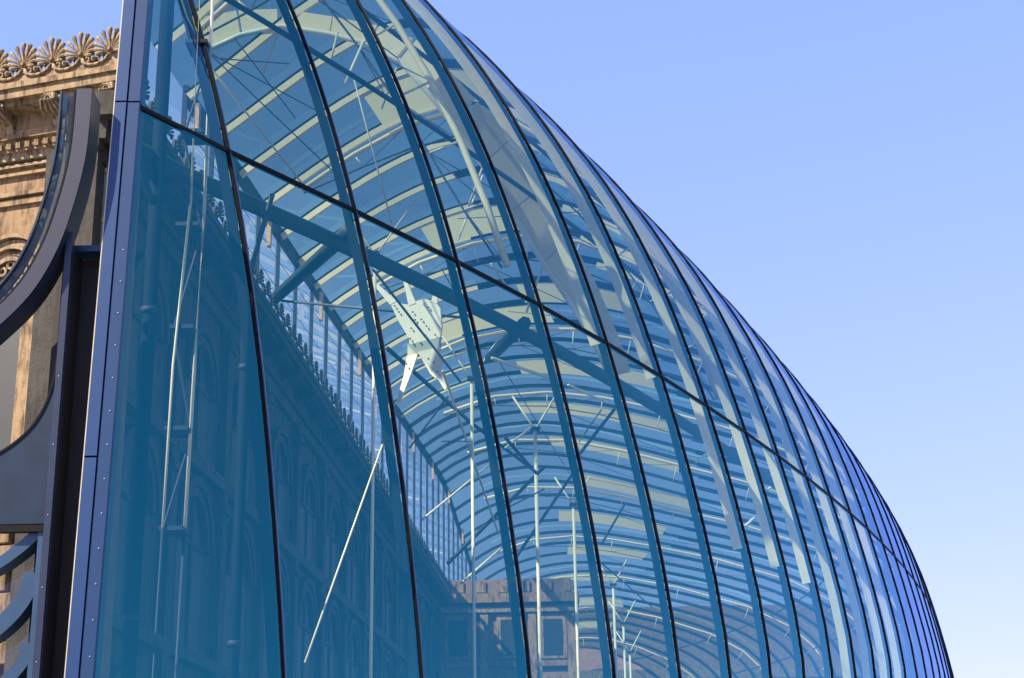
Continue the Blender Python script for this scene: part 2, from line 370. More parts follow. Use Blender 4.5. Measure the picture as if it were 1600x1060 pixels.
RODS = [
    ((-6.4, 30.0, 16.24), (-4.78, 33.0, 14.81), 0.022, 'rod', 'rod'),
    ((-2.48, 28.5, 7.39), (-3.67, 27.2, 3.21), 0.018, 'rod', 'rod'),
    ((-3.48, 34.0, 19.12), (-3.88, 33.5, 17.64), 0.035, 'white', 'rod'),
    ((-4.08, 37.0, 19.67), (-3.11, 38.0, 15.85), 0.02, 'rod', 'rod'),
    ((-4.15, 34.0, 19.31), (-4.32, 34.0, 18.44), 0.03, 'rod', 'rod'),
    ((-0.74, 40.0, 18.09), (-1.4, 39.0, 15.76), 0.028, 'white', 'rod'),
    ((-0.54, 40.0, 15.45), (-0.1, 41.0, 15.1), 0.03, 'white', 'rod'),
    ((-1.78, 38.0, 11.76), (-0.66, 60.0, 11.88), 0.035, 'rod', 'rod'),
    ((-0.52, 38.0, 12.08), (0.97, 41.0, 12.45), 0.045, 'white', 'rod'),
    ((1.56, 42.0, 12.52), (2.75, 45.0, 12.87), 0.04, 'white', 'rod'),
    ((-3.33, 55.0, 11.47), (-0.97, 58.0, 14.16), 0.04, 'rod', 'rod'),
    ((-2.22, 62.0, 10.31), (-0.64, 64.0, 12.05), 0.05, 'rod', 'rod'),
    ((2.56, 43.0, 18.33), (2.38, 43.0, 18.02), 0.02, 'rod', 'rod'),
    ((4.65, 46.0, 18.47), (3.95, 45.0, 16.11), 0.02, 'white', 'rod'),
    ((9.9, 60.0, 12.82), (8.82, 59.0, 11.82), 0.06, 'white', 'rod'),
    ((10.77, 62.0, 14.24), (10.17, 62.0, 13.83), 0.05, 'white', 'rod'),
    ((6.78, 52.0, 13.09), (6.11, 51.0, 12.43), 0.05, 'white', 'rod'),
    ((-2.93, 31.0, 11.89), (-1.29, 37.0, 11.15), 0.03, 'cable', 'cable'),
    ((-5.96, 38.0, 13.75), (-1.24, 36.0, 12.51), 0.035, 'cable', 'cable'),
    ((-6.82, 32.0, 17.64), (-4.36, 35.0, 16.06), 0.016, 'cable', 'cable'),
    ((-6.63, 32.0, 17.54), (-5.48, 35.0, 19.0), 0.016, 'cable', 'cable'),
    ((-6.69, 34.0, 19.19), (-5.43, 36.0, 17.98), 0.016, 'cable', 'cable'),
    ((-6.82, 32.0, 17.66), (-4.94, 36.0, 18.21), 0.016, 'cable', 'cable'),
    ((-3.17, 28.4, 11.7), (-6.21, 38.5, 14.01), 0.16, 'tube', 'strut'),
    ((0.3, 34.0, 11.65), (-0.67, 44.0, 13.99), 0.16, 'tube', 'strut'),
    ((-3.12, 37.0, 12.07), (-1.38, 48.0, 13.13), 0.06, 'tube', 'strut'),
    ((-1.38, 48.0, 13.13), (0.94, 62.0, 14.75), 0.06, 'tube', 'strut'),
    ((-2.64, 60.0, 10.78), (1.29, 66.0, 15.98), 0.08, 'tube', 'strut'),
    ((-0.27, 50.0, 13.11), (0.83, 58.0, 13.8), 0.06, 'tube', 'strut'),
    ((-0.29, 52.0, 13.29), (0.65, 56.0, 15.08), 0.04, 'rod', 'strut'),
    ((-0.17, 64.0, 11.45), (2.84, 74.0, 17.57), 0.07, 'tube', 'strut'),
    ((-0.63, 60.0, 12.76), (1.19, 62.0, 14.08), 0.035, 'cable', 'cable'),
    ((-1.71, 36.0, 13.79), (-1.06, 38.0, 13.13), 0.014, 'cable', 'cable'),
    ((-0.36, 40.0, 12.62), (2.17, 60.0, 14.25), 0.014, 'cable', 'cable'),
    ((2.58, 60.0, 15.02), (4.17, 62.0, 17.39), 0.07, 'tube', 'strut'),
    ((2.59, 60.0, 15.54), (3.76, 64.0, 17.97), 0.03, 'cable', 'cable'),
    ((4.45, 80.0, 15.23), (6.12, 86.0, 18.53), 0.06, 'tube', 'strut'),
    ((4.63, 84.0, 14.94), (8.68, 100.0, 14.85), 0.04, 'cable', 'cable'),
    ((-1.83, 42.0, 12.25), (-3.04, 44.0, 11.3), 0.03, 'cable', 'cable'),
    ((-2.2, 46.0, 12.0), (-1.33, 50.0, 13.02), 0.02, 'cable', 'cable'),
]
POSTS = [
    ((-3.17, 34.0, 13.38), 0.05),
    ((-1.27, 46.0, 13.93), 0.065),
    ((0.88, 62.0, 16.58), 0.1),
    ((2.97, 78.0, 16.85), 0.1),
    ((5.71, 92.0, 15.02), 0.1),
    ((7.03, 104.0, 14.42), 0.1),
    ((7.95, 112.0, 13.49), 0.1),
]
ORD = ['nearest', 'second', 'third', 'fourth', 'fifth', 'sixth', 'seventh', 'eighth', 'ninth', 'tenth', 'eleventh', 'twelfth']
for a, b, r, m_, nm in RODS:
    c = MB(); c.tube([a, b], r, 7); c.build(nm, m_, frame, None, True)
for k, (p, r) in enumerate(POSTS):
    t = thing('prop_post', 'slender round steel post inside the glass hall, %s from the stone corner' % ORD[k], 'post', (p[0], p[1], -1.6), 'steel posts in the hall')
    c = MB(); c.tube([(p[0], p[1], -1.6), p], r * .8, 10); c.build('shaft', 'rod', t, None, True)
    c = MB(); c.box(V3(p) + V3((0, 0, .04)), (r * 2, r * 2, .05)); c.build('head_plate', 'tube', t)
    for s_ in (-1, 1):
        c = MB(); c.tube([V3(p), V3(p) + V3((.9 * s_, .5, 1.6))], r * .45, 6); c.build('branch', 'rod', t, None, True)

# ---------------------------------------------------------------- white node plate
PXM = .0160
NC = V3((-2.26, 36.0, 12.3)); nn = V3((-.42, -.90, -.08)).normalized(); nx = V3((0, 0, 1)).cross(nn).normalized() * -1
if nx.x < 0: nx = -nx
nz = nn.cross(nx).normalized()
if nz.z < 0: nz = -nz
node = thing('node_plate', 'bright white star shaped steel node plate with bolt holes and radiating arms', 'steel node', tuple(NC))
def plate(pts, th, off, name, m_):
    c = MB(); n = len(pts)
    F = [NC + nx * ((x - 655) * PXM * 1.2) + nz * ((510 - y) * PXM) + nn * off for x, y in pts]; B = [p - nn * th for p in F]
    c.add(F + B, [tuple(range(n)), tuple(range(2 * n - 1, n - 1, -1))] + [(i, n + i, n + (i + 1) % n, (i + 1) % n) for i in range(n)])
    o = c.build(name, m_, node)
    bm = bmesh.new(); bm.from_mesh(o.data); bmesh.ops.recalc_face_normals(bm, faces=bm.faces); bmesh.ops.triangulate(bm, faces=[f for f in bm.faces if len(f.verts) > 4]); bm.to_mesh(o.data); bm.free()
    return o
plate([(640, 527), (626, 498), (614, 466), (622, 463), (632, 470), (641, 473), (651, 470), (663, 468), (674, 473), (681, 478), (686, 488), (687, 517), (683, 538), (640, 540)], .06, 0, 'disc', 'white')
plate([(614, 468), (582, 418), (585, 417), (624, 464)], .05, .012, 'arm', 'white'); plate([(641, 475), (633, 424), (636, 423), (652, 473)], .05, .012, 'arm', 'white')
plate([(673, 475), (684, 446), (687, 448), (682, 480)], .05, .012, 'arm', 'white')
plate([(638, 536), (684, 533), (683, 552), (652, 556), (637, 557)], .10, .03, 'collar', 'collar')
plate([(653, 551), (684, 549), (687, 572), (684, 590), (677, 596), (670, 588)], .05, .06, 'leg', 'white')
plate([(637, 556), (653, 553), (643, 580), (624, 626), (619, 624), (631, 586)], .05, .055, 'leg', 'white')
plate([(678, 594), (686, 590), (692, 612), (689, 616)], .05, .05, 'leg', 'white')
for x, y in ((648, 487), (671, 484), (660, 501), (667, 513), (645, 512), (651, 500), (643, 528), (665, 527), (679, 529), (622, 472), (628, 483), (648, 538), (658, 538), (675, 571), (668, 564), (640, 574), (636, 566), (680, 586)):
    c = MB(); q = NC + nx * ((x - 655) * PXM * 1.2) + nz * ((510 - y) * PXM) + nn * .04; c.tube([q, q + nn * .035], .022, 8); c.build('bolt', 'brown', node)

# ---------------------------------------------------------------- cream arch behind the upper glass
CRO = [(-9.6, 42.06, 24.43), (-8.23, 42.0, 24.67), (-6.85, 41.93, 24.65), (-5.27, 41.86, 24.31), (-3.9, 41.8, 23.94), (-2.73, 41.75, 23.41), (-1.77, 41.7, 22.37), (-0.91, 41.67, 21.27), (0.11, 41.62, 20.03), (1.01, 41.58, 18.46), (1.71, 41.55, 16.83), (2.48, 41.51, 15.23), (3.08, 41.48, 13.49), (3.28, 41.48, 12.74)]
CRI = [(-9.42, 42.05, 23.23), (-8.08, 41.99, 23.87), (-6.83, 41.93, 24.12), (-5.34, 41.87, 23.79), (-4.18, 41.81, 23.39), (-3.21, 41.77, 22.78), (-2.38, 41.73, 21.71), (-1.55, 41.69, 20.5), (-0.73, 41.66, 19.22), (0.07, 41.62, 17.69), (0.96, 41.58, 16.07), (1.91, 41.54, 14.49), (2.5, 41.51, 13.21), (2.69, 41.5, 12.61)]
ca = thing('cream_arch', 'broad cream painted steel arch sweeping behind the upper glass panes', 'arch', (-3, 37, 12))
def crp(P_, k): return V3(P_[k]) * ((36.6 + .55 * max(0, k - 6)) / 41.8)
for k in range(13):
    if k in (1, 4, 6): g0, g1 = .04, .90
    else: g0, g1 = 0.01, .985
    A0, A1, B0, B1 = crp(CRO, k), crp(CRO, k + 1), crp(CRI, k), crp(CRI, k + 1)
    q = [A0.lerp(A1, g0), A0.lerp(A1, g1), B0.lerp(B1, g1), B0.lerp(B1, g0)]
    q2 = [p + V3((.02, .12, .0)) for p in q]; c = MB(); c.hexa([q[0], q[1], q2[1], q2[0], q[3], q[2], q2[2], q2[3]])
    o = c.build('arch_plate', 'fin', ca); bm = bmesh.new(); bm.from_mesh(o.data); bmesh.ops.recalc_face_normals(bm, faces=bm.faces); bm.to_mesh(o.data); bm.free()
c = MB(); c.tube([crp(CRI, k) - V3((.0, .1, .12)) for k in range(14)], .07, 8); c.build('edge_tube', 'white', ca, None, True)
for k in (2, 5, 8, 10):
    c = MB(); a_ = crp(CRI, k); c.tube([a_, a_ + V3((-.5, .3, -1.3))], .03, 6); c.build('hanger', 'rod', ca, None, True)

# ---------------------------------------------------------------- clerestory on the old roof
cl = thing('clerestory', 'band of glazing with dark steel posts above the old cornice under the glass roof', 'glazing', (-9, 30, 14))
ys = [shell(i, 12).y for i in range(1, NA + 1)]
ZB = 12.9
for k in range(4, NA):
    y = ys[k]; x = xcl(y)
    c = MB(); c.box((x, y, (ZB + zcl(y)) / 2), (.06, .055, (zcl(y) - ZB) / 2)); c.build('post', 'tube', cl)
    if k < NA - 1:
        y2 = ys[k + 1]; x2 = xcl(y2)
        for lv, hh, m_ in ((0., .10, 'tube'), (.38, .07, 'tube'), (1., .24, 'tube')):
            a = V3((x, y, ZB + (zcl(y) - ZB) * lv)); b = V3((x2, y2, ZB + (zcl(y2) - ZB) * lv)); d = V3((.07, 0, 0)); h_ = V3((0, 0, hh))
            c = MB(); c.hexa([a - d - h_, a + d - h_, b + d - h_, b - d - h_, a - d + h_, a + d + h_, b + d + h_, b - d + h_]); c.build('rail', m_, cl)
        for h0 in (0, .5):      # two lights a bay
            for lo, hi in ((0, .38), (.38, 1)):
                t0, t1 = h0, h0 + .5
                ya, yb = y + (y2 - y) * t0, y + (y2 - y) * t1
                pa = [V3((xcl(yy) - .02, yy, ZB + (zcl(yy) - ZB) * q)) for q, yy in ((lo, ya), (lo, yb), (hi, yb), (hi, ya))]
                c = MB(); c.add(pa, [(0, 1, 2, 3)]); c.build('pane', 'clere_glass', cl)
        if k < 24:
            for q in range(1, 7):
                zq = lambda yy: ZB + (zcl(yy) - ZB) * q / 7
                c = MB(); c.tube([(xcl(y) + .04, y, zq(y)), (xcl(y2) + .04, y2, zq(y2))], .012, 4); c.build('wire', 'cable', cl)
    if k % 3 == 1:
        c = MB(); c.box((x + .35, y, zcl(y) - .9), (.06, .12, .55)); c.build('bracket', 'brown_light', cl)

# ---------------------------------------------------------------- old station building
bld = thing('stone_building', 'old sandstone station building with carved palmette cornice behind the glass shell', 'building', (-8, 27, -1.6))
CO = V3((-7.08, 25.72, 0)); SD = V3((-.957, .29, 0)).normalized(); SN = V3((-SD.y, SD.x, 0)).normalized()
if SN.y > 0: SN = -SN
FD = V3((.0549, 1, 0)).normalized(); FN = V3((FD.y, -FD.x, 0))
EZ = V3((0, 0, 1))
def L(s, z, o=0.): return CO + SD * s + EZ * z + SN * o          # side wall: s to the left, o towards the viewer
def Fp(s, z, o=0.):
    if z > 12.9: z -= .6
    return V3((xf(25.72 + s), 25.72 + s, 0)) + EZ * z + FN * o
def boxL(mb, s0, s1, z0, z1, o0, o1, fn=L):
    mb.hexa([fn(s0, z0, o0), fn(s1, z0, o0), fn(s1, z0, o1), fn(s0, z0, o1), fn(s0, z1, o0), fn(s1, z1, o0), fn(s1, z1, o1), fn(s0, z1, o1)])
def part(name, m_, specs, fn=L, lab=None, parent=None):
    c = MB()
    for q in specs: boxL(c, *q, fn=fn)
    o = c.build(name, m_, parent or bld, lab)
    bm = bmesh.new(); bm.from_mesh(o.data); bmesh.ops.recalc_face_normals(bm, faces=bm.faces); bm.to_mesh(o.data); bm.free(); return o
SW = 9.
part('side_wall', 'stone', [(.55, SW, -1.6, 13.0, -1.6, -.75)])
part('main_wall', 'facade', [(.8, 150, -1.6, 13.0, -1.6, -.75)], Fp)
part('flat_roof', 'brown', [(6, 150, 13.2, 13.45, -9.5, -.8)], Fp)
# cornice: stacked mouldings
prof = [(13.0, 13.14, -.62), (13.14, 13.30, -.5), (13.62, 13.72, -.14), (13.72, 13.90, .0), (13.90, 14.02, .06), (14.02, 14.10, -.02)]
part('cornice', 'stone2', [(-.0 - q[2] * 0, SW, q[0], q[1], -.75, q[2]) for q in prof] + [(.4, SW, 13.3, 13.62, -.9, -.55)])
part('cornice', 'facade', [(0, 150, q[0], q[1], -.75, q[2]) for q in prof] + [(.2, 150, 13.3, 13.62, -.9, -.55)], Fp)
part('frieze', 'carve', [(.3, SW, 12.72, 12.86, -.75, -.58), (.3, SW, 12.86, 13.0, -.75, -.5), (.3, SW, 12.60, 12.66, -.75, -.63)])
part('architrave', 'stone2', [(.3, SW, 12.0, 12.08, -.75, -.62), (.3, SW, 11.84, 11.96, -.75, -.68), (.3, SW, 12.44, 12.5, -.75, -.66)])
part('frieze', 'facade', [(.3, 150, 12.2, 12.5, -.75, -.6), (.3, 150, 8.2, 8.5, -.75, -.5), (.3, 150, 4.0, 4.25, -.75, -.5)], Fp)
# palmettes
def palmette_mesh():
    c = MB(); n = 11
    for k in range(n):
        a = (k - (n - 1) / 2) / ((n - 1) / 2) * 1.8; e = abs(a) / 1.8
        ln = .42 - .19 * e ** 1.3; w0 = .046 - .010 * e; pts = []
        for u, rr in ((0, .010), (.25, .018), (.5, .028), (.75, .040), (.88, w0), (.96, w0 * .85), (1.01, w0 * .35)):
            pts.append((V3((math.sin(a) * (.05 + ln * u), -.03 - .07 * math.sin(u * 2.2), math.cos(a) * (.05 + ln * u))), rr))
        rings = []
        for p, rr in pts:
            px_ = V3((math.cos(a), 0, -math.sin(a))); rings.append([p + px_ * (rr * math.cos(t)) + V3((0, rr * 1.1 * math.sin(t), 0)) for t in [q * math.pi / 4 for q in range(8)]])
        c.sweep(rings)
    c.tube([(0, 0, .03), (0, -.10, .03)], .06, 10, .035)
    V = [(v[0], v[1], v[2] + .27) for v in c.v]; c.v = V
    # backing plate
    bk = [V3((math.sin(a) * .20, .03, .28 + math.cos(a) * .34)) for a in [(-2.2 + 4.4 * k / 14) for k in range(15)]]; bk2 = [p + V3((0, .08, 0)) for p in bk]; m = 15
    c.add(bk + bk2, [tuple(range(m)), tuple(range(2 * m - 1, m - 1, -1))] + [(i, m + i, m + (i + 1) % m, (i + 1) % m) for i in range(m)])
    me = mesh('palmette', c.v, c.f, 'carve'); bm = bmesh.new(); bm.from_mesh(me); bmesh.ops.recalc_face_normals(bm, faces=bm.faces); bm.to_mesh(me); bm.free(); return me
def scroll_mesh():
    c = MB()
    for sx in (-1, 1):      # a volute curling up at both ends of a hanging S band
        pts = []
        for k in range(22):
            a = k / 21 * 3.6 * math.pi / 2 + .3; r_ = .105 * (1 - k / 24)
            pts.append((sx * (.15 + math.cos(a) * r_ * .9), -.05, .15 - math.sin(a) * r_))
        c.tube(pts, .030, 6, .018)
        c.tube([(sx * .26, -.03, .18), (sx * .20, -.05, .07), (sx * .09, -.05, .03), (0, -.05, .02)], .028, 6, .03)
    c.tube([(0, .0, .13), (0, -.09, .13)], .062, 10, .045); c.tube([(0, -.05, .13), (0, -.115, .13)], .024, 8)
    return mesh('scroll', c.v, c.f, 'carve', True)
PM, SM = palmette_mesh(), scroll_mesh()
PMF, SMF = PM.copy(), SM.copy(); PMF.materials[0] = M['facade']; SMF.materials[0] = M['facade']
def place(me, name, org, ex, ey, sc_=1.):
    off = V3(bld.location); mt = Matrix(((ex.x, ey.x, 0, org.x - off.x), (ex.y, ey.y, 0, org.y - off.y), (0, 0, 1, org.z - off.z), (0, 0, 0, 1))) @ Matrix.Scale(sc_, 4)
    return link(name, me, bld, None, mt)
for k in range(12):
    s_ = .33 + .62 * k
    place(PM, 'palmette', L(s_, 14.10, -.06), -SD, -SN, 1.0); place(SM, 'scroll', L(s_ + .31, 14.10, -.04), -SD, -SN, 1.05)
part('blocking_course', 'stone2', [(.02, SW, 14.1, 14.17, -.3, -.02)])
for k in range(90):
    s_ = .5 + .85 * k
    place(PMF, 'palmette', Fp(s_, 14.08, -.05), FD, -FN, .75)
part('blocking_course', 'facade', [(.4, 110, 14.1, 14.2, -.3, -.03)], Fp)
# consoles under the ledge
def console_mesh():
    c = MB(); rings = []
    pr = [(0, 0, .0), (.0, -.56, 0), (-.02, -.62, -.08), (-.12, -.60, -.17), (-.20, -.46, -.20), (-.24, -.30, -.24), (-.34, -.20, -.34), (-.46, -.16, -.47), (-.56, -.05, -.56), (-.56, 0, -.56)]
    for x in (-.17, -.13, -.05, .05, .13, .17):
        k = .93 if abs(x) > .15 else (1.06 if abs(x) < .06 else 1.0)
        rings.append([V3((x, y * k, z)) for z, y, _ in pr])
    c.sweep(rings)
    for sx in (-1, 1):
        for (yy, zz, r_) in ((-.5, -.1, .09), (-.12, -.42, .07)):
            pts = [(sx * (.18), yy + math.cos(a) * r_ * (1 - a / 14), zz + math.sin(a) * r_ * (1 - a / 14)) for a in [q * .5 for q in range(20)]]; c.tube(pts, .022, 5)
    for q in range(5):
        x = (q - 2) * .065; c.tube([(x * .6, -.62, -.02), (x * 1.0, -.66, -.14), (x * 1.5, -.52, -.26), (x * 1.7, -.36, -.32)], .04, 6, .02)
    return mesh('console', c.v, c.f, 'carve', False)
CM = console_mesh(); CMF = CM.copy(); CMF.materials[0] = M['facade']
for k in range(6): place(CM, 'console', L(.33 + 1.24 * k, 13.70, -.66), -SD, -SN, 1.05)
for k in range(40): place(CMF, 'console', Fp(.8 + 2.2 * k, 13.70, -.66), FD, -FN, 1.05)
# soffit rosettes between consoles, dentils
dm = MB(); dm.box((0, 0, 0), (.05, .06, .06)); DME = mesh('dentil', dm.v, dm.f, 'stone2')
for k in range(40): place(DME, 'dentil', L(.45 + .2 * k, 12.94, -.47), -SD, -SN, 1.)
# pilaster with leafy capital
part('pilaster', 'stone2', [(1.28, 1.72, -1.6, 11.84, -.75, -.6), (1.32, 1.68, 11.2, 11.3, -.75, -.54)])
def leafy(name, org, w_, h_, m_='carve', seed=1):
    rnd = random.Random(seed); c = MB()
    for row, n in ((0, 4), (1, 5), (2, 3)):
        for k in range(n):
            x = (k - (n - 1) / 2) / max(1, n - 1) * w_ * (1 + .12 * row); z0 = row * h_ / 3; ln = h_ * .42 * rnd.uniform(.85, 1.15)
            rings = []
            for u, ww, oo in ((0, .5, .02), (.4, 1, .05), (.75, .9, .10), (.95, .5, .15), (.85, .2, .17)):
                hw = w_ / n * .55 * ww
                rings.append([org[0](x - hw, z0 + ln * u, oo * .6), org[0](x - hw * .4, z0 + ln * u, oo), org[0](x, z0 + ln * u, oo * .75), org[0](x + hw * .4, z0 + ln * u, oo), org[0](x + hw, z0 + ln * u, oo * .6), org[0](x, z0 + ln * u, -.03)])
            c.sweep(rings)
    for sx in (-1, 1):
        c.tube([org[0](sx * (w_ * .5) + math.cos(a) * .09 * (1 - a / 14), h_ * .92 + math.sin(a) * .09 * (1 - a / 14), .14) for a in [q * .5 for q in range(20)]], .028, 6)
    o = c.build(name, m_, bld); bm = bmesh.new(); bm.from_mesh(o.data); bmesh.ops.recalc_face_normals(bm, faces=bm.faces); bm.to_mesh(o.data); bm.free()
leafy('capital', (lambda x, z, o: L(1.5 - x, 11.86 + z, -.62 + o),), .42, .55, 'carve', 3)
leafy('capital', (lambda x, z, o: L(.42 - x, 11.5 + z, -.66 + o),), .22, .5, 'carve', 5)
# corner pier and downpipe
part('corner_pier', 'brown', [(.12, .38, -1.6, 12.6, -1.0, -.62)])
part('corner_pier', 'facade', [(.1, .8, -1.6, 13.0, -1.6, -.65)], Fp)
c = MB(); c.tube([L(.52, -1.6, -.5), L(.52, 12.3, -.5)], .075, 12); pp = c.build('downpipe', 'pipe', bld, None, True)
for z in (3, 6, 8.6, 9.9, 11.1, 12.1):
    c = MB(); c.tube([L(.52, z, -.5), L(.52, z + .07, -.5)], .095, 12); c.build('collar', 'pipe', bld)
# arched window on the side wall
def arch_ring(sc_, zc, r0, r1, o0, o1, m_, fn, a0=0, a1=math.pi, n=22, name='archivolt'):
    c = MB(); rings = []
    for k in range(n + 1):
        a = a0 + (a1 - a0) * k / n; ca, sa = math.cos(a), math.sin(a)
        rings.append([fn(sc_ + ca * r0, zc + sa * r0, o0), fn(sc_ + ca * r1, zc + sa * r1, o0), fn(sc_ + ca * r1, zc + sa * r1, o1), fn(sc_ + ca * r0, zc + sa * r0, o1)])
    c.sweep(rings); o = c.build(name, m_, bld); bm = bmesh.new(); bm.from_mesh(o.data); bmesh.ops.recalc_face_normals(bm, faces=bm.faces); bm.to_mesh(o.data); bm.free()
for s0 in (2.55, 5.9):
    for r0, r1, o1, m_ in ((.34, .42, -.62, 'carve'), (.45, .54, -.66, 'stone2'), (.56, .62, -.58, 'stone2'), (.64, .76, -.65, 'carve'), (.78, .86, -.56, 'stone2')): arch_ring(s0, 10.35, r0, r1, -.76, o1, m_, L)
    c = MB(); n = 20; P_ = [L(s0 + math.cos(math.pi * k / n) * .36, 10.35 + math.sin(math.pi * k / n) * .36, -.735) for k in range(n + 1)] + [L(s0 - .36, 7.0, -.735), L(s0 + .36, 7.0, -.735)]
    c.add(P_, [tuple(range(len(P_)))]); c.build('window_pane', 'pane', bld)
    for sx in (-1, 1): part('jamb', 'stone2', [(s0 + sx * .6 - .22, s0 + sx * .6 + .22, 6.8, 10.3, -.75, -.6), (s0 + sx * .6 - .28, s0 + sx * .6 + .28, 10.18, 10.33, -.75, -.54)])
    for sx, zz in ((-.17, 10.5), (.17, 10.5), (0, 10.62), (0, 10.3), (-.2, 10.2), (.2, 10.2)):
        arch_ring(s0 + sx, zz, .05, .10, -.74, -.66, 'carve', L, 0, 2 * math.pi, 12, 'tracery')
# rusticated courses of the side wall
z = -1.4; row = 0
BL = {}
while z < 9.6:
    h_ = .42; s_ = .62 + (.35 if row % 2 else 0)
    while s_ < 6.4:
        w_ = .7
        if not (1.9 < s_ + w_ / 2 < 3.2 or 5.3 < s_ + w_ / 2 < 6.5) or z < 6.3:
            if not (1.1 < s_ + w_ / 2 < 1.9):
                key = (0,)
                if key not in BL:
                    c = MB(); a_ = [V3((x, y, zz)) for y, k in ((0, 1), (-.05, 1), (-.11, .88)) for x, zz in ((-.34 * k, -.2 * k), (.34 * k, -.2 * k), (.34 * k, .2 * k), (-.34 * k, .2 * k))]
                    c.sweep([a_[0:4], a_[4:8], a_[8:12]]); BL[key] = mesh('stone_block', c.v, c.f, 'stone')
                    bm = bmesh.new(); bm.from_mesh(BL[key]); bmesh.ops.recalc_face_normals(bm, faces=bm.faces); bm.to_mesh(BL[key]); bm.free()
                place(BL[key], 'stone_block', L(s_ + w_ / 2, z + h_ / 2, -.75 + random.uniform(0, .02)), -SD, -SN)
        s_ += w_
    z += h_; row += 1
# main facade windows behind the glass
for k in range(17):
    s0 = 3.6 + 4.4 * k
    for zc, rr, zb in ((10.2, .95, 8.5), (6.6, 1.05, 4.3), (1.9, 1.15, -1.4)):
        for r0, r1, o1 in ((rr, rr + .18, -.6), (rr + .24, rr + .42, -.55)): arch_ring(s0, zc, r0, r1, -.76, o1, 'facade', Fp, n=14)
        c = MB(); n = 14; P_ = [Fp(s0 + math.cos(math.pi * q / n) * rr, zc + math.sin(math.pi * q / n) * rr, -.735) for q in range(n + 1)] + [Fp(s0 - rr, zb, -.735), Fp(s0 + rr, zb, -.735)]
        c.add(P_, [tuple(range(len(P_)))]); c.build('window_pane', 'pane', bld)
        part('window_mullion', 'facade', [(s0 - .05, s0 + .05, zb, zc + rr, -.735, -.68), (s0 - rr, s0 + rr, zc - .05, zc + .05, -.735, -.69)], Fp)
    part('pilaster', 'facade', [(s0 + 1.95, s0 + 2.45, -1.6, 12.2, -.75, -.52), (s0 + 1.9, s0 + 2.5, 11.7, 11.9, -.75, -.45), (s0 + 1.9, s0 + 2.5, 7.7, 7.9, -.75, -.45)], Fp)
# projecting middle pavilion
pv = thing('stone_pavilion', 'projecting sandstone pavilion far inside the hall, its side wall catching the sun', 'pavilion', (1, 92, -1.6))
def Bx(x0, x1, y0, y1, z0, z1): return [(x0, y0, z0), (x1, y0, z0), (x1, y1, z0), (x0, y1, z0), (x0, y0, z1), (x1, y0, z1), (x1, y1, z1), (x0, y1, z1)]
def pbox(name, m_, *a):
    c = MB(); c.hexa([V3(p) for p in Bx(*a)]); return c.build(name, m_, pv)
pbox('wall', 'brown', -5.5, 3.0, 85, 104, -1.6, 13.0)
pbox('cornice', 'stone', -5.5, 3.4, 84.5, 104.5, 13.0, 13.5); pbox('cornice', 'carve', -5.5, 3.2, 84.7, 104.3, 12.5, 12.8)
pbox('parapet', 'brown', -5.5, 3.0, 84.9, 104.1, 13.5, 14.3); pbox('string_course', 'stone', -5.5, 3.2, 84.8, 104.2, 9.6, 9.9)
for k in range(7): pbox('baluster', 'stone2', -4.6 + 1.2 * k, -4.1 + 1.2 * k, 84.8, 84.88, 13.6, 14.2)
for x in (-3.2, -.4, 1.9):
    for z0, z1 in ((10.2, 12.1), (5.6, 8.8)):
        w_ = pbox('window', 'stone2', x - .75, x + .75, 84.86, 84.99, z0 - .2, z1 + .3); c = MB(); c.hexa([V3(p) for p in Bx(x - .5, x + .5, 84.82, 84.85, z0, z1)])
        c.build('pane', 'pane', pv)
for x in (-4.6, -1.8, .8, 2.9): pbox('pilaster', 'stone2', x - .22, x + .22, 84.78, 84.99, -1.6, 12.5)

fe = thing('far_stone_wing', 'distant sandstone wing closing the far end of the glass hall', 'building', (15, 172, -1.6))
for nm, m_, a in (('wall', 'stone', (-14, 45, 170, 182, -1.6, 17.5)), ('cornice', 'stone2', (-14, 45, 169.4, 182.4, 17.5, 18.6)), ('roof', 'brown', (-13, 44, 171, 181, 18.6, 25.5))):
    c = MB(); c.hexa([V3(p) for p in Bx(*a)]); c.build(nm, m_, fe)
for k in range(14):
    for z0 in (1, 6.5):
        c = MB(); c.hexa([V3(p) for p in Bx(-11 + 4 * k, -9 + 4 * k, 169.9, 169.97, z0, z0 + 3.6)]); c.build('window', 'pane', fe)

# ---------------------------------------------------------------- end of the shell: post, black recess, lattice column
ep = thing('end_post', 'tall blue metal clad corner post closing the near end of the glass shell', 'post', (postx(-1.6), 22.6, -1.6))
def lean(mb, x0, x1, y0, y1, z0, z1):
    mb.hexa([V3((postx(z) + x, y, z)) for z in (z0, z1) for x, y in ((x0, y0), (x1, y0), (x1, y1), (x0, y1))])
for z0, z1 in ((-1.6, 5.72), (5.75, 11.58), (11.61, 18.)):
    c = MB(); lean(c, -.37, -.185, 22.50, 22.9, z0, z1); c.build('cladding', 'post', ep)
for z0, z1 in ((-1.6, 11.58), (11.61, 18.)):
    c = MB(); lean(c, -.165, .02, 22.52, 22.9, z0, z1); c.build('cladding', 'strip', ep)
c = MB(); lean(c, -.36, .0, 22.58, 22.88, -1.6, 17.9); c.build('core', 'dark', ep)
c = MB(); lean(c, -.385, -.37, 22.5, 22.92, -1.6, 18.); c.build('edge_trim', 'pipe', ep)
for k in range(18):
    z = .2 + .52 * k; c = MB(); q = V3((postx(z) - .045, 22.52, z)); c.tube([q, q - V3((0, .012, 0))], .009, 8); c.build('screw', 'bolt', ep)
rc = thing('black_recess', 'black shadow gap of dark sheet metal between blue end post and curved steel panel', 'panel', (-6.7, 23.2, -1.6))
c = MB(); c.hexa([V3(p) for p in Bx(-7.2, -6.2, 23.1, 23.16, -1.6, 9.1)]); c.build('back_sheet', 'black', rc)
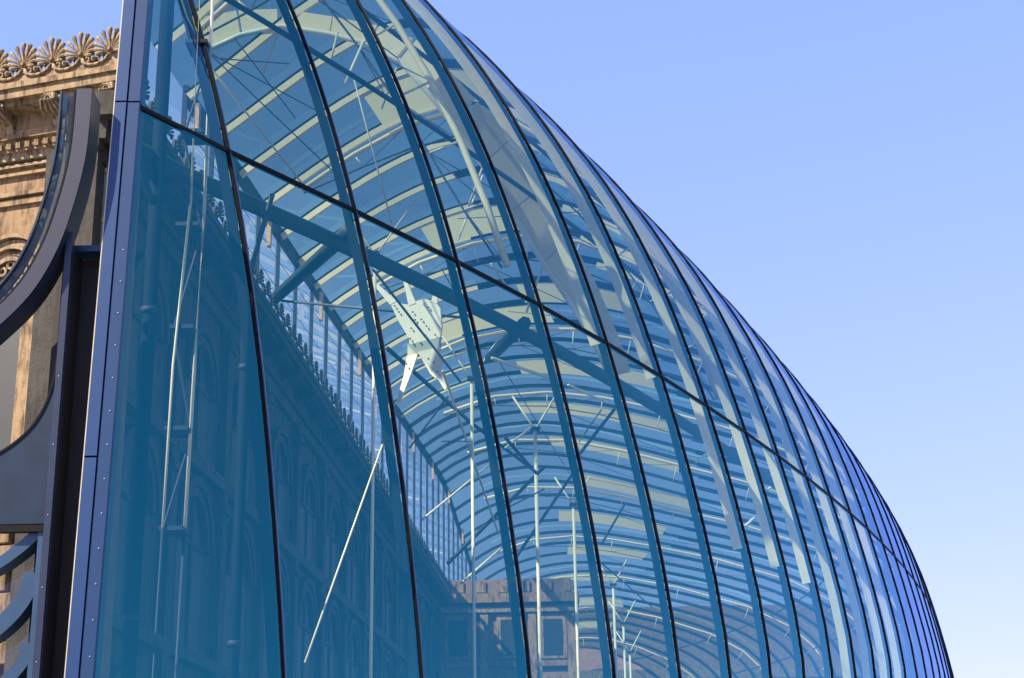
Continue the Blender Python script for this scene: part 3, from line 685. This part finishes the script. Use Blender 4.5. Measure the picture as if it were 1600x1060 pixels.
c = MB(); c.hexa([V3(p) for p in Bx(-6.85, -6.25, 22.75, 23.3, 9.12, 9.22)]); c.build('cap_plate', 'strip', rc)
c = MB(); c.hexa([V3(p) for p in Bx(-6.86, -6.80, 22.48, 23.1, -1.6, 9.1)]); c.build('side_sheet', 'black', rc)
lc = thing('lattice_column', 'thin lattice column of paired tubes just behind the first glass bay', 'column', (-5.6, 25.4, -1.6))
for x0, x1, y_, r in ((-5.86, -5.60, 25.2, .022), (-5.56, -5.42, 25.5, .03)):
    c = MB(); c.tube([(x0, y_, -1.6), (x0 + .07, y_, 5.2)], r, 10); c.build('shaded_tube', 'tube', lc, None, True)  # shade on the lower shaft is put into its darker colour
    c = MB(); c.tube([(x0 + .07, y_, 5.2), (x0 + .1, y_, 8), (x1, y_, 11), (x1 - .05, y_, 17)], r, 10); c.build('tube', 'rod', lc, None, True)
for z in (2.6, 5.2, 6.9, 8.7, 10.6, 12.4, 14.2):
    c = MB(); c.box((-5.66, 25.5, z), (.20, .28, .035)); c.build('tie_plate', 'tube', lc)
for z0, z1, sx in ((8.7, 10.6, 1), (6.9, 8.7, -1), (10.6, 12.4, -1), (12.4, 14.2, 1), (5.2, 6.9, 1)):
    c = MB(); c.tube([(-5.66 - sx * .2, 25.5, z0), (-5.66 + sx * .2, 25.6, z1)], .025, 6); c.build('diagonal', 'tube', lc)
for k, (x0, y0, r) in enumerate(((-5.92, 24.0, .12), (-4.9, 27.2, .10))):
    t = thing('round_column', ['thick round blue column right behind the end post', 'thin round column behind the first mullion'][k], 'column', (x0, y0, -1.6))
    c = MB(); c.tube([(x0, y0, -1.6), (x0, y0, 16.5 - 6 * k)], r, 16); c.build('shaft', 'fin_blue', t, None, True)
    for z in (3.5, 8.5):
        c = MB(); c.tube([(x0, y0, z), (x0, y0, z + .1)], r * 1.2, 16); c.build('collar', 'tube', t, None, True)
    c = MB(); c.tube([(x0, y0, 10.3), (x0 - .35 + .9 * k, y0 - .9, 11.6)], .05, 8); c.build('arm', 'tube', t, None, True)

# ---------------------------------------------------------------- curved steel at the left edge
def arcband(path, w0, y0, y1, name, m_, parent, side=1, lab=None):
    c = MB(); rings = []; n = len(path)
    for k, (x, z) in enumerate(path):
        a = path[max(k - 1, 0)]; b = path[min(k + 1, n - 1)]; t = V3((b[0] - a[0], 0, b[1] - a[1])).normalized(); nr = V3((t.z, 0, -t.x)) * side
        p = V3((x, 0, z)); q = p + nr * w0
        rings.append([V3((p.x, y0, p.z)), V3((q.x, y0, q.z)), V3((q.x, y1, q.z)), V3((p.x, y1, p.z))])
    c.sweep(rings); o = c.build(name, m_, parent, lab)
    bm = bmesh.new(); bm.from_mesh(o.data); bmesh.ops.recalc_face_normals(bm, faces=bm.faces); bm.to_mesh(o.data); bm.free(); return o
def smooth(path, n=40):
    P_ = [V3((p[0], p[1], 0)) for p in path]; out = []
    P_ = [P_[0] * 2 - P_[1]] + P_ + [P_[-1] * 2 - P_[-2]]
    m = len(P_) - 3
    for k in range(n + 1):
        u = min(k / n * m, m - 1e-6); i = int(u); t = u - i; a, b, c_, d = P_[i:i + 4]
        q = .5 * ((2 * b) + (c_ - a) * t + (2 * a - 5 * b + 4 * c_ - d) * t * t + (3 * b - a - 3 * c_ + d) * t ** 3); out.append((q.x, q.y))
    return out
sb = thing('curved_steel_edge', 'violet blue curved steel edge sweeping up to the cornice left of the glass', 'steel band', (-7, 22.3, -1.6))
path = smooth([(-6.60, 11.68), (-6.60, 11.0), (-6.63, 10.42), (-6.74, 9.75), (-6.93, 9.0), (-7.24, 8.32), (-7.68, 7.78), (-8.3, 7.25), (-9.2, 6.9)])
arcband(path, .24, 22.2, 22.26, 'front_face', 'band', sb)
inner = [(x, z) for x, z in path]
arcband([(x, z) for x, z in path], .27, 22.262, 22.75, 'box_section', 'navy', sb)
def offs(path, d):
    out = []; n = len(path)
    for k, (x, z) in enumerate(path):
        a = path[max(k - 1, 0)]; b = path[min(k + 1, n - 1)]; t = V3((b[0] - a[0], 0, b[1] - a[1])).normalized(); out.append((x - t.z * d, z + t.x * d))
    return out
arcband(offs(path, -.30), .18, 22.3, 22.5, 'glass_lip', 'clere_glass', sb); arcband(offs(path, -.27), .03, 22.25, 22.6, 'joint', 'dark', sb); arcband(offs(path, -.49), .03, 22.25, 22.6, 'edge_trim', 'navy', sb)
c = MB(); c.hexa([V3(p) for p in Bx(-6.97, -6.86, 22.3, 22.7, 9.3, 11.55)]); c.build('side_plate', 'navy', sb)
pn = thing('steel_end_panel', 'dark blue steel panel with a curved cut-out beside the black gap', 'panel', (-7.2, 22.4, -1.6))
def extr(pts, y0, y1, name, m_, parent):
    n = len(pts); c = MB(); c.add([V3((x, y0, z)) for x, z in pts] + [V3((x, y1, z)) for x, z in pts], [tuple(range(n)), tuple(range(2 * n - 1, n - 1, -1))] + [(i, n + i, n + (i + 1) % n, (i + 1) % n) for i in range(n)])
    o = c.build(name, m_, parent); bm = bmesh.new(); bm.from_mesh(o.data); bmesh.ops.recalc_face_normals(bm, faces=bm.faces); bmesh.ops.triangulate(bm, faces=[f for f in bm.faces if len(f.verts) > 4]); bm.to_mesh(o.data); bm.free(); return o
arc = smooth([(-6.90, 9.3), (-6.90, 8.6), (-6.90, 7.9), (-6.90, 7.2), (-6.97, 6.7), (-7.13, 6.3), (-7.36, 6.02), (-7.66, 5.8), (-8.1, 5.6), (-9.4, 5.3)], 36)
extr(arc + [(-9.4, 4.72), (-6.89, 4.72), (-6.89, 5.4), (-6.885, 9.3)], 22.42, 22.5, 'plate', 'panel', pn)
arcband(arc, -.03, 22.40, 22.56, 'cut_edge', 'dark', pn)
extr([(-6.88, 9.3), (-6.78, 9.3), (-6.78, -1.6), (-6.88, -1.6)], 22.38, 22.52, 'stile', 'navy', pn)
for k in range(7):
    z = .6 + 1.06 * k; c = MB(); c.tube([(-6.83, 22.38, z), (-6.83, 22.37, z)], .008, 8); c.build('screw', 'bolt', pn)
wn = thing('curved_rib_window', 'opening with steel blue curved ribs at the lower left edge', 'window', (-7.3, 22.5, -1.6))
extr([(-9.4, 4.70), (-6.89, 4.70), (-6.89, 4.60), (-9.4, 4.60)], 22.40, 22.52, 'head', 'dark', wn)
for k, (w_, pts) in enumerate(((.16, [(-6.92, 4.58), (-7.25, 4.28), (-7.6, 4.05), (-8.2, 3.85), (-9.3, 3.7)]), (.24, [(-6.92, 4.0), (-6.98, 3.7), (-7.2, 3.35), (-7.55, 3.05), (-8.2, 2.8), (-9.3, 2.6)]), (.18, [(-6.93, 3.0), (-7.0, 2.7), (-7.25, 2.4), (-7.6, 2.15), (-8.3, 1.9), (-9.3, 1.8)]), (.18, [(-6.93, 2.0), (-7.0, 1.7), (-7.25, 1.4), (-7.6, 1.15), (-8.3, .9), (-9.3, .8)]))):
    arcband(smooth(pts, 24), w_, 22.52, 22.9, 'curved_rib', 'frame', wn)
extr([(-6.97, 4.6), (-6.89, 4.6), (-6.89, -1.6), (-6.97, -1.6)], 22.44, 22.56, 'stile', 'frame', wn)
sy = [V3((-9.4, 22.95, 4.6)), V3((-6.9, 22.95, 4.6)), V3((-6.9, 22.95, -1.6)), V3((-9.4, 22.95, -1.6))]
c = MB(); c.add(sy, [(0, 1, 2, 3)]); c.build('pane', 'clere_glass', wn)
